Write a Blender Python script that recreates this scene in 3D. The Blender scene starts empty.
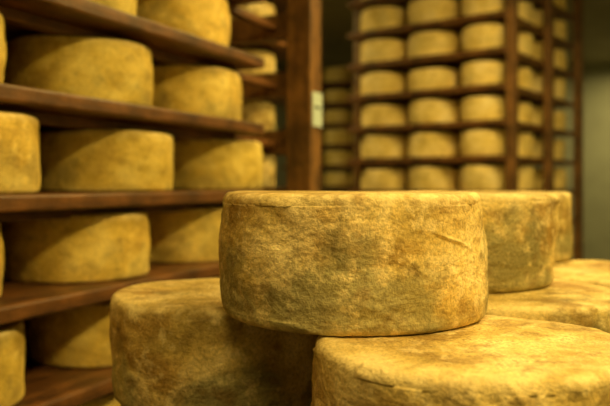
import bpy, math, random
from mathutils import Vector, noise
random.seed(7)
EYE=1.2
F=720.0
sc=bpy.context.scene
try:
    sc.view_settings.view_transform='Standard'
except Exception: pass

# ---------------------------------------------------------------- materials
def newmat(name):
    m=bpy.data.materials.new(name); m.use_nodes=True
    nt=m.node_tree
    b=nt.nodes['Principled BSDF']
    return m,nt,b
def N(nt,t,**kw):
    n=nt.nodes.new(t)
    for k,v in kw.items(): setattr(n,k,v)
    return n
def ramp(nt,stops):
    r=N(nt,'ShaderNodeValToRGB'); cr=r.color_ramp
    while len(cr.elements)<len(stops): cr.elements.new(.5)
    for e,(p,c) in zip(cr.elements,stops):
        e.position=p; e.color=(c[0],c[1],c[2],1) if not isinstance(c,(int,float)) else (c,c,c,1)
    return r
def math_(nt,op,a,b=None,clamp=False):
    n=N(nt,'ShaderNodeMath',operation=op); n.use_clamp=clamp
    for i,v in enumerate((a,b)):
        if v is None: continue
        if isinstance(v,(int,float)): n.inputs[i].default_value=v
        else: nt.links.new(v,n.inputs[i])
    return n.outputs[0]
def noise_(nt,vec,scale,detail=4,rough=.55,dist=0):
    n=N(nt,'ShaderNodeTexNoise'); n.inputs['Scale'].default_value=scale
    n.inputs['Detail'].default_value=detail; n.inputs['Roughness'].default_value=rough
    n.inputs['Distortion'].default_value=dist
    nt.links.new(vec,n.inputs['Vector']); return n.outputs['Fac']
def mix(nt,fac,a,b,mode='MIX'):
    n=N(nt,'ShaderNodeMix',data_type='RGBA',blend_type=mode)
    if isinstance(fac,(int,float)): n.inputs[0].default_value=fac
    else: nt.links.new(fac,n.inputs[0])
    for i,v in ((6,a),(7,b)):
        if isinstance(v,tuple): n.inputs[i].default_value=(*v,1)
        else: nt.links.new(v,n.inputs[i])
    return n.outputs[2]

def rind(name,pal,stain=.75,mould=.6,fineamt=.8,bumpd=.0035,streak=True):
    m,nt,b=newmat(name); L=nt.links.new
    tc=N(nt,'ShaderNodeTexCoord'); oi=N(nt,'ShaderNodeObjectInfo')
    add=N(nt,'ShaderNodeVectorMath',operation='MULTIPLY_ADD')
    comb=N(nt,'ShaderNodeCombineXYZ')
    for i in range(3): L(oi.outputs['Random'],comb.inputs[i])
    L(comb.outputs[0],add.inputs[0]); add.inputs[1].default_value=(13,7,17); L(tc.outputs['Object'],add.inputs[2])
    v=add.outputs[0]
    def rmp(x,lo,hi):
        r=ramp(nt,[(lo,0.),(hi,1.)]); L(x,r.inputs[0]); return r.outputs[0]
    big=noise_(nt,v,9,7,.58,.1)
    c=ramp(nt,[(.36,pal[0]),(.45,pal[1]),(.53,pal[2]),(.66,pal[3])])
    L(big,c.inputs[0]); col=c.outputs[0]
    mp=N(nt,'ShaderNodeMapping'); L(v,mp.inputs[0]); mp.inputs['Rotation'].default_value=(.3,.75,.4); mp.inputs['Scale'].default_value=(1,1,1.8)
    # big soft brown areas
    br=noise_(nt,mp.outputs[0],5.5,4,.55,.2)
    col=mix(nt,math_(nt,'MULTIPLY',rmp(br,.50,.62),stain*.9),col,(.34,.185,.038))
    # rubbed streaks
    sk=noise_(nt,mp.outputs[0],13,4,.55,.4)
    skd=noise_(nt,v,55,4,.7,0)
    sk2=math_(nt,'ADD',sk,math_(nt,'MULTIPLY',math_(nt,'SUBTRACT',skd,.5),.35))
    col=mix(nt,math_(nt,'MULTIPLY',rmp(sk2,.54,.62),stain*.8),col,(.26,.145,.030))
    # grey-green mould
    gm=noise_(nt,v,7,8,.62,.0)
    at3=N(nt,'ShaderNodeAttribute',attribute_name='low')
    gm2=math_(nt,'ADD',gm,math_(nt,'MULTIPLY',at3.outputs['Fac'],.09))
    col=mix(nt,math_(nt,'MULTIPLY',rmp(gm2,.50,.61),mould),col,(.25,.245,.12))
    # pale worn specks
    lt=noise_(nt,v,34,5,.66,0)
    col=mix(nt,math_(nt,'MULTIPLY',rmp(lt,.53,.65),.6),col,pal[3])
    # brown stains
    st=noise_(nt,v,28,5,.62,0)
    col=mix(nt,math_(nt,'MULTIPLY',rmp(st,.56,.68),stain*.85),col,(.20,.11,.025))
    fine=noise_(nt,v,230,3,.7)
    fr=ramp(nt,[(.36,.5),(.5,1.),(.64,1.35)]); L(fine,fr.inputs[0])
    col=mix(nt,fineamt,col,fr.outputs[0],'MULTIPLY')
    at=N(nt,'ShaderNodeAttribute',attribute_name='rim')
    rm=math_(nt,'MULTIPLY',at.outputs['Fac'],rmp(noise_(nt,v,34,5,.65),.38,.58))
    col=mix(nt,math_(nt,'MULTIPLY',rm,.9),col,(.92,.76,.38))
    at2=N(nt,'ShaderNodeAttribute',attribute_name='flat')
    vor=N(nt,'ShaderNodeTexVoronoi'); vor.inputs['Scale'].default_value=150; L(v,vor.inputs['Vector'])
    pmr=rmp(noise_(nt,v,18,6,.7),.47,.60)
    pr2=ramp(nt,[(.10,1.),(.38,0.)]); L(vor.outputs['Distance'],pr2.inputs[0])
    pit=math_(nt,'MULTIPLY',math_(nt,'MULTIPLY',pr2.outputs[0],pmr),math_(nt,'ADD',math_(nt,'MULTIPLY',at2.outputs['Fac'],.75),.12))
    col=mix(nt,math_(nt,'MULTIPLY',pit,.8*min(1,stain+.2)),col,(.19,.09,.018))
    tone=ramp(nt,[(0,(.80,.81,.76)),(.5,(1,.97,.92)),(1,(1.1,1.05,1.02))]); L(oi.outputs['Random'],tone.inputs[0])
    col=mix(nt,1.0,col,tone.outputs[0],'MULTIPLY')
    L(col,b.inputs['Base Color'])
    b.inputs['Roughness'].default_value=.70
    b.inputs['Specular IOR Level'].default_value=.3
    h=math_(nt,'MULTIPLY',fine,.7)
    h=math_(nt,'SUBTRACT',h,math_(nt,'MULTIPLY',pit,.8))
    h=math_(nt,'ADD',h,math_(nt,'MULTIPLY',st,1.3))
    h=math_(nt,'ADD',h,math_(nt,'MULTIPLY',sk,3.5))
    bp=N(nt,'ShaderNodeBump'); bp.inputs['Strength'].default_value=.75; bp.inputs['Distance'].default_value=bumpd
    L(h,bp.inputs['Height']); L(bp.outputs[0],b.inputs['Normal'])
    return m
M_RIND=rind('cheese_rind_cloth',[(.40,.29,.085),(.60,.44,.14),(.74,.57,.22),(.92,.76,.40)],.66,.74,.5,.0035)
M_RIND_Y=rind('cheese_rind_young',[(.54,.38,.07),(.70,.50,.095),(.80,.59,.13),(.92,.73,.22)],.32,.36,.35,.002)
M_RIND_B=rind('cheese_rind_pale',[(.70,.53,.15),(.82,.65,.21),(.90,.73,.28),(.98,.83,.42)],.15,.22,.3,.002)

def wood(name,c1,c2,scale=1.0,rough=.48):
    m,nt,b=newmat(name); L=nt.links.new
    tc=N(nt,'ShaderNodeTexCoord'); mp=N(nt,'ShaderNodeMapping'); L(tc.outputs['Object'],mp.inputs[0])
    mp.inputs['Scale'].default_value=(14*scale,1.5*scale,14*scale) if 'post' not in name else (12,12,1.5)
    n=noise_(nt,mp.outputs[0],3,6,.65,.5)
    r=ramp(nt,[(.3,c1),(.7,c2)]); L(n,r.inputs[0])
    n2=noise_(nt,tc.outputs['Object'],7,6,.7)
    r2=ramp(nt,[(.40,.28),(.6,1.)]); L(n2,r2.inputs[0])
    L(mix(nt,.85,r.outputs[0],r2.outputs[0],'MULTIPLY'),b.inputs['Base Color'])
    b.inputs['Roughness'].default_value=rough
    bp=N(nt,'ShaderNodeBump'); bp.inputs['Strength'].default_value=.5; bp.inputs['Distance'].default_value=.005
    L(n,bp.inputs['Height']); L(bp.outputs[0],b.inputs['Normal'])
    return m
M_SHELF=wood('shelf_wood',(.085,.033,.009),(.28,.112,.027))
M_POST=wood('post_wood',(.13,.056,.016),(.31,.148,.04))
M_TABLE=wood('table_wood',(.07,.035,.012),(.18,.09,.03))
M_BACK_SHADE=wood('rack_shade_wood',(.04,.02,.007),(.10,.05,.016))  # dark wood colour stands in for shade inside the rack
def plaster(name,c,var=.8,scale=2.5):
    m,nt,b=newmat(name); L=nt.links.new
    tc=N(nt,'ShaderNodeTexCoord')
    n=noise_(nt,tc.outputs['Object'],scale,6,.6)
    r=ramp(nt,[(.3,tuple(x*var for x in c)),(.7,c)]); L(n,r.inputs[0]); L(r.outputs[0],b.inputs['Base Color'])
    b.inputs['Roughness'].default_value=.85
    f=noise_(nt,tc.outputs['Object'],60,3,.6)
    bp=N(nt,'ShaderNodeBump'); bp.inputs['Strength'].default_value=.3; bp.inputs['Distance'].default_value=.004
    L(f,bp.inputs['Height']); L(bp.outputs[0],b.inputs['Normal'])
    return m
M_WALL=plaster('cellar_plaster',(.35,.365,.24))
M_CEIL=plaster('ceiling_paint',(.34,.31,.18))
M_FLOOR=plaster('concrete_floor',(.14,.12,.08),.6,1.5)
M_METAL=plaster('painted_metal',(.62,.62,.57),.85,20)
M_TUBE,_nt,_b=newmat('lamp_tube'); _b.inputs['Emission Color'].default_value=(1,.72,.25,1); _b.inputs['Emission Strength'].default_value=4
M_PAPER=plaster('paper_label',(.52,.62,.60),.85,40)
M_INK=plaster('label_ink',(.05,.06,.06),.8,40)

# ---------------------------------------------------------------- geometry helpers
def mkobj(name,verts,faces,mat,smooth=False,loc=(0,0,0),rotz=0,parent=None,attrs=None):
    me=bpy.data.meshes.new(name); me.from_pydata(verts,[],faces)
    if attrs:
        for k,vals in attrs.items():
            a=me.attributes.new(k,'FLOAT','POINT'); a.data.foreach_set('value',vals)
    me.materials.append(mat)
    if smooth: me.polygons.foreach_set('use_smooth',[True]*len(me.polygons))
    me.update()
    o=bpy.data.objects.new(name,me); sc.collection.objects.link(o)
    o.location=loc; o.rotation_euler=(0,0,rotz)
    if parent: o.parent=parent
    return o
def box(name,x0,x1,y0,y1,z0,z1,mat,parent=None,bevel=.004,loc=None,rotz=0):
    cx,cy,cz=(x0+x1)/2,(y0+y1)/2,(z0+z1)/2; hx,hy,hz=(x1-x0)/2,(y1-y0)/2,(z1-z0)/2
    vs=[(sx*hx,sy*hy,sz*hz) for sx in(-1,1) for sy in(-1,1) for sz in(-1,1)]
    fs=[(0,1,3,2),(4,6,7,5),(0,4,5,1),(2,3,7,6),(0,2,6,4),(1,5,7,3)]
    o=mkobj(name,vs,fs,mat,loc=(cx,cy,cz),rotz=rotz,parent=parent)
    if bevel:
        md=o.modifiers.new('bevel','BEVEL'); md.width=bevel; md.segments=2
    return o
def empty(name,loc,rotz=0):
    e=bpy.data.objects.new(name,None); sc.collection.objects.link(e); e.location=loc; e.rotation_euler=(0,0,rotz)
    e.empty_display_size=.2
    return e

def wheel_data(R,H,seg,nside,seed,amp=1.0,off=(0,0,0),ncap=10):
    """lathe: cloth-wrapped drum cheese with rounded rims and slightly bulged, uneven side"""
    prof=[]  # r,z,rim,flat
    rr=.012*R/.175
    for i in range(1,ncap+1): prof.append(((R-rr)*i/ncap,0,0,1))
    for i in range(1,6):
        a=math.pi/2*i/5; prof.append((R-rr+rr*math.sin(a),rr-rr*math.cos(a),math.sin(2*a)*.6,0))
    for i in range(1,nside):
        t=i/nside; z=rr+(H-2*rr)*t
        bulge=.0035*math.sin(math.pi*t)
        prof.append((R+bulge,z,max(0,1-min(t,1-t)*16)*.5,0))
    for i in range(0,8):
        a=math.pi/2*i/7; prof.append((R-rr+rr*math.cos(a),H-rr+rr*math.sin(a),max(.4,math.sin(2*a)),0))
    for i in range(ncap-1,0,-1): prof.append(((R-rr)*i/ncap,H,.4 if i==ncap-1 else 0,1))
    vs=[];rim=[];fl=[]
    sx=seed*3.17
    lean=(noise.noise(Vector((sx,2.2,1.1)))*.010,noise.noise(Vector((sx,7.7,4.1)))*.010)
    vs.append((off[0],off[1],off[2])); rim.append(0); fl.append(1)
    for (r,z,rm,f) in prof:
        for k in range(seg):
            a=2*math.pi*k/seg; ca,sa=math.cos(a),math.sin(a)
            p=Vector((ca*r*6+sx,sa*r*6,z*9+sx))
            d=noise.noise(p)*.0060+noise.noise(p*3.1)*.0028
            if nside>20:
                d+=noise.noise(p*9)*.0012+noise.noise(p*22)*.0005
                q=abs(noise.noise(Vector((ca*2.2+z*16+sx,z*10-sa*2.1,sx+sa*1.5))))
                m_=max(0,noise.noise(Vector((ca*1.5+sx*2,z*8,3.3+sa*1.5)))-.02)
                d+=max(0,.06-q)/.06*.0070*m_
            edge=min(1,r/R)**3
            r2=r+d*amp*edge
            dz=0
            if z>H*.5:
                dz=(noise.noise(Vector((ca*r*9+sx,sa*r*9,5.5)))*.0040-.0018)*amp*(.25+.75*edge)*(1 if z>H-rr*1.2 else 0)
            zz=min(z+dz,H) if z>H*.5 else z
            tt=z/H-.5
            vs.append((off[0]+r2*ca+lean[0]*tt*(1 if r>R*.8 else 0),off[1]+r2*sa+lean[1]*tt*(1 if r>R*.8 else 0),off[2]+zz)); rim.append(rm); fl.append(f)
    vs.append((off[0],off[1],off[2]+H)); rim.append(0); fl.append(1)
    n=len(prof); fs=[]
    for k in range(seg): fs.append((0,1+(k+1)%seg,1+k))
    for j in range(n-1):
        for k in range(seg):
            a=1+j*seg+k; b=1+j*seg+(k+1)%seg
            fs.append((a,b,b+seg,a+seg))
    top=len(vs)-1; base=1+(n-1)*seg
    for k in range(seg): fs.append((base+k,base+(k+1)%seg,top))
    return vs,fs,rim,fl
def wheel(name,x,y,z,R=.175,H=.158,seg=96,nside=14,seed=1,mat=None,rot=0,amp=1.0):
    vs,fs,rim,fl=wheel_data(R,H,seg,nside,seed,amp)
    low=[1-2*min(1,q[2]/H) for q in vs]
    return mkobj(name,vs,fs,mat or M_RIND,True,(x,y,z),rot,attrs={'rim':rim,'flat':fl,'low':low})

# ---------------------------------------------------------------- foreground pile
H=.158
zt=EYE-.171; zl=zt-H-.0005
wheel('cheese_wheel',.063,.966,zt,R=.1735,H=H+.002,seg=320,nside=90,seed=1,rot=.6,amp=1.0)            # A
wheel('cheese_wheel',-.129,1.153,zl,H=H,seg=256,nside=60,seed=2,rot=2)
wheel('cheese_wheel',.184,.800,zl,H=H,seg=320,nside=80,seed=3,rot=1)
wheel('cheese_wheel',.258,1.275,zt,H=H-.002,seg=192,nside=40,seed=4,rot=3)
wheel('cheese_wheel',.433,1.675,zt,H=H-.006,seg=128,nside=24,seed=5,rot=3)
for i,(x,y) in enumerate([(.34,1.165),(.15,1.50),(.60,1.44),(.42,1.81)]):
    wheel('cheese_wheel',x,y,zl,H=H,seg=160,nside=30,seed=6+i,rot=i)

# room axes: v = along the aisle, rotated 25deg clockwise from +Y
TH=math.radians(-24.85)
v=Vector((.42,.907)); w=Vector((.907,-.42))
tb=empty('wooden_table',(0,0,0),TH)
ztab=zl-.0005
for i in range(6):
    x0=-.70+i*.145
    box('plank_%d'%(i+1),x0,x0+.141,.60,2.05,ztab-.035,ztab,M_TABLE,tb)
for n_i,(x,y) in enumerate([(-.66,.68),(.11,.68),(-.66,1.95),(.11,1.95)]):
    box('leg_%d'%(n_i+1),x-.035,x+.035,y-.035,y+.035,0,ztab-.035,M_TABLE,tb)
box('apron_1',-.66,.11,.67,.70,ztab-.115,ztab-.035,M_TABLE,tb)
box('apron_2',-.66,.11,1.93,1.96,ztab-.115,ztab-.035,M_TABLE,tb)
box('apron_3',-.67,-.64,.68,1.95,ztab-.115,ztab-.035,M_TABLE,tb)
box('apron_4',.09,.12,.68,1.95,ztab-.115,ztab-.035,M_TABLE,tb)

# ---------------------------------------------------------------- left rack
W0=-1.069; S0=Vector((-.563,1.33)).dot(v)
def P(t,depth):
    q=v*(S0+t)+w*(W0-depth); return q.x,q.y
rack=empty('cheese_rack',(0,0,0),TH)
Z3=EYE-.022; SP=.208
levels=list(range(-5,5))
PT=S0+1.36
for k in levels:
    z=Z3+SP*k
    kk=k+6
    box('shelf_front_%d'%kk,W0-.30,W0,S0-1.6,S0+1.04,z-.033,z,M_SHELF,rack,.006)
    box('shelf_back_%d'%kk,W0-.80,W0-.303,S0-1.6,PT-.03,z-.033,z,M_SHELF,rack)
    box('rail_%d'%kk,W0-.80,W0-.02,PT-.03,PT+.03,z-.085,z+.003,M_POST,rack)
    box('bearer_%d'%kk,W0-.14,W0-.10,S0-1.6,PT-.03,z-.058,z-.0335,M_SHELF,rack)
    # short recessed bay behind the end frame
    box('end_shelf_%d'%kk,W0-.80,W0-.27,PT+.031,S0+2.0,z-.033,z,M_SHELF,rack)
for i,xx in enumerate((W0-.33,W0-.80)):
    box('end_post_%d'%(i+1),xx,xx+.06,S0+2.001,S0+2.06,0,EYE+1.15,M_POST,rack)
for k in range(9):
    z=.14+k*.235
    box('added_back_board_%d'%(k+1),W0-.835,W0-.803,S0-1.6,S0+2.0,z,z+.23,M_BACK_SHADE,rack)  # boards added to keep the rack interior dark
    # plank partition on the aisle side of the short end bay to shade it, left unbuilt
    box('side_board_%d'%(k+1),W0-.265,W0-.24,PT+.05,S0+1.98,z,z+.23,M_BACK_SHADE,rack) if False else None
for i,(dx) in enumerate((.0,-.74)):
    box('post_%d'%(i+1),W0+dx-.06,W0+dx+.035,PT-.05,PT+.045,0,EYE+1.15,M_POST,rack)
    box('post_%d'%(i+3),W0+dx-.06,W0+dx+.035,S0-1.7,S0-1.6,0,EYE+1.15,M_POST,rack)
lab=box('label_card',W0+.036,W0+.039,PT-.04,PT+.04,EYE+.20,EYE+.32,M_PAPER,rack,0)
box('label_text',W0+.0391,W0+.0396,PT-.025,PT+.025,EYE+.262,EYE+.272,M_INK,rack,0)

rows={ 3:[-.12,.33,.79], 2:[-.1,.36,.82],1:[-.045,.43,.89],0:[.04,.515,1.02][:],-1:[-.05,.425,.89],-2:[.0,.50,1.0],-3:[0,.45,.9],-4:[.03,.5,.95]}
sd=20
for k,ts in rows.items():
    z=Z3+SP*k
    ts=[ts[0]-.92,ts[0]-.46]+ts
    for t in ts:
        sd+=1
        x,y=P(t,.197+random.uniform(-.006,.010))
        wheel('cheese_wheel',x,y,z,seg=96,nside=12,seed=sd,rot=sd*1.3,mat=M_RIND_Y,R=.176+random.uniform(-.004,.002),H=.156+random.uniform(-.006,.006))
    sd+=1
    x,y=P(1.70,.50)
    wheel('cheese_wheel',x,y,z,seg=64,nside=8,seed=sd,rot=sd*1.3,mat=M_RIND,R=.174,H=.154)  # darker cloth rind imitates the shade on these end-bay wheels
    for t in [ts[2]+.1,ts[3]+.08,ts[4]+.05,1.13]:
        if t<1.13 and t>ts[4]: 
            if 1.13-t<.36: continue
        sd+=1
        x,y=P(t,.60)
        wheel('cheese_wheel',x,y,z,seg=64,nside=8,seed=sd,rot=sd*1.3,mat=M_RIND_Y,R=.172,H=.152)

# ---------------------------------------------------------------- background racks
def bgrack(name,C0,u,vv,ulen,vposts,ucs,vcs,levs,z0,sp,R,Hh,seg=40,allw=True):
    ang=math.atan2(-u.y,-u.x)   # local x = -u ; local y = vv
    r=empty(name,(C0.x,C0.y,0),ang)
    zmax=z0+sp*(levs[-1]+1)
    vl=vposts[-1]
    for k in levs:
        z=z0+sp*k
        n=4; wd=(vl)/n
        for j in range(n):
            box('board_%d_%d'%(k+9,j),-ulen,0,j*wd+.003,(j+1)*wd-.003,z-.034,z,M_SHELF,r,.003)
    i=0
    for vp in vposts:
        for xx in (.002,-ulen-.052):
            i+=1
            dv=.16 if (xx<0 and vp<.1) else 0
            box('post_%d'%i,xx,xx+.05,vp-.035+dv,vp+.035+dv,0,zmax,M_POST,r,.003)
    vs=[];fs=[];rim=[];fl=[]
    s=100
    for k in levs:
        for uc in ucs:
            for vc in vcs:
                s+=1
                du=random.uniform(-.008,.008)
                a,b,c,d=wheel_data(R*random.uniform(.96,1.0),Hh*random.uniform(.90,1.05),seg,5,s,1.3,(-uc+du,vc,z0+sp*k),3)
                o=len(vs); vs+=a; fs+=[tuple(q+o for q in f) for f in b]; rim+=c; fl+=d
    mkobj('cheese_wheels',vs,fs,M_RIND_B,True,parent=r,attrs={'rim':rim,'flat':fl})
    return r
u2=Vector((-.80,.60)); v2=Vector((.60,.80))
bgrack('cheese_rack',Vector((1.14,4.1)),u2,v2,1.08,[.035,.67,1.31],[.18,.535,.89],[.18,.50,.84,1.15],list(range(-5,7)),EYE-.048,.207,.163,.152)
bgrack('cheese_rack',Vector((.95,6.9)),u2,v2,1.5,[.035,.67],[.18,.53,.88,1.25],[.18,.50],list(range(-5,6)),EYE-.03,.215,.158,.152,28)

# ---------------------------------------------------------------- room
def roombox(name,x0,x1,y0,y1,z0,z1,mat):
    c=w*((x0+x1)/2)+v*((y0+y1)/2)
    hx,hy=(x1-x0)/2,(y1-y0)/2
    return box(name,c.x-hx,c.x+hx,c.y-hy,c.y+hy,z0,z1,mat,None,0,rotz=TH)
CE=EYE+1.55
roombox('floor',-4.6,1.9,-2.6,10.2,-.1,0,M_FLOOR)
roombox('ceiling',-4.6,1.9,-2.6,10.2,CE,CE+.1,M_CEIL)
roombox('wall_left',-4.6,-4.5,-2.5,10.1,0,CE,M_WALL)
roombox('wall_right',1.8,1.9,-2.5,10.1,0,CE,M_WALL)
roombox('wall_back',-4.6,1.9,10.1,10.2,0,CE,M_WALL)
roombox('wall_front',-4.6,1.9,-2.6,-2.5,0,CE,M_WALL)
roombox('baseboard_back',-4.5,1.8,10.075,10.1,0,.12,M_CEIL)

# ---------------------------------------------------------------- lights
def tube(x,y,power,sizex=1.2,sizey=.3,col=(1,.725,.22),rot=TH):
    e=empty('unseen_ceiling_light',(x,y,CE),rot)  # unseen tube fixture, added around its area light
    box('housing',-.16,.16,-sizex/2,sizex/2,-.06,0,M_METAL,e,.01)
    for i,xx in enumerate((-.08,.08)):
        box('tube_%d'%(i+1),xx-.02,xx+.02,-sizex/2+.05,sizex/2-.05,-.095,-.062,M_TUBE,e,.015)
    ld=bpy.data.lights.new('lamp','AREA'); ld.shape='RECTANGLE'; ld.size=sizey; ld.size_y=sizex; ld.energy=power; ld.color=col
    o=bpy.data.objects.new('lamp',ld); sc.collection.objects.link(o); o.parent=e; o.location=(0,0,-.11)
tube(1.10,-.05,48)
tube(-.15,-.6,20)
tube(1.75,1.9,36)
tube(.95,2.6,38)  # unseen, added to light the front of the background rack
tube(-1.0,5.1,38)  # unseen, added to brighten the far rack
tube(3.9,8.0,44,col=(1,.76,.30))  # unseen, added to brighten the back wall
wd=bpy.data.worlds.new('world'); sc.world=wd; wd.use_nodes=True
wd.node_tree.nodes['Background'].inputs[0].default_value=(.5,.4,.15,1); wd.node_tree.nodes['Background'].inputs[1].default_value=.03

# ---------------------------------------------------------------- camera
cd=bpy.data.cameras.new('camera'); cam=bpy.data.objects.new('camera',cd); sc.collection.objects.link(cam)
cam.location=(0,0,EYE); cam.rotation_euler=(math.pi/2,0,0)
cd.sensor_width=36; cd.lens=36*F/610; cd.shift_y=-20/610
cd.dof.use_dof=True; cd.dof.focus_distance=.83; cd.dof.aperture_fstop=3.8
cd.clip_start=.01
sc.camera=cam
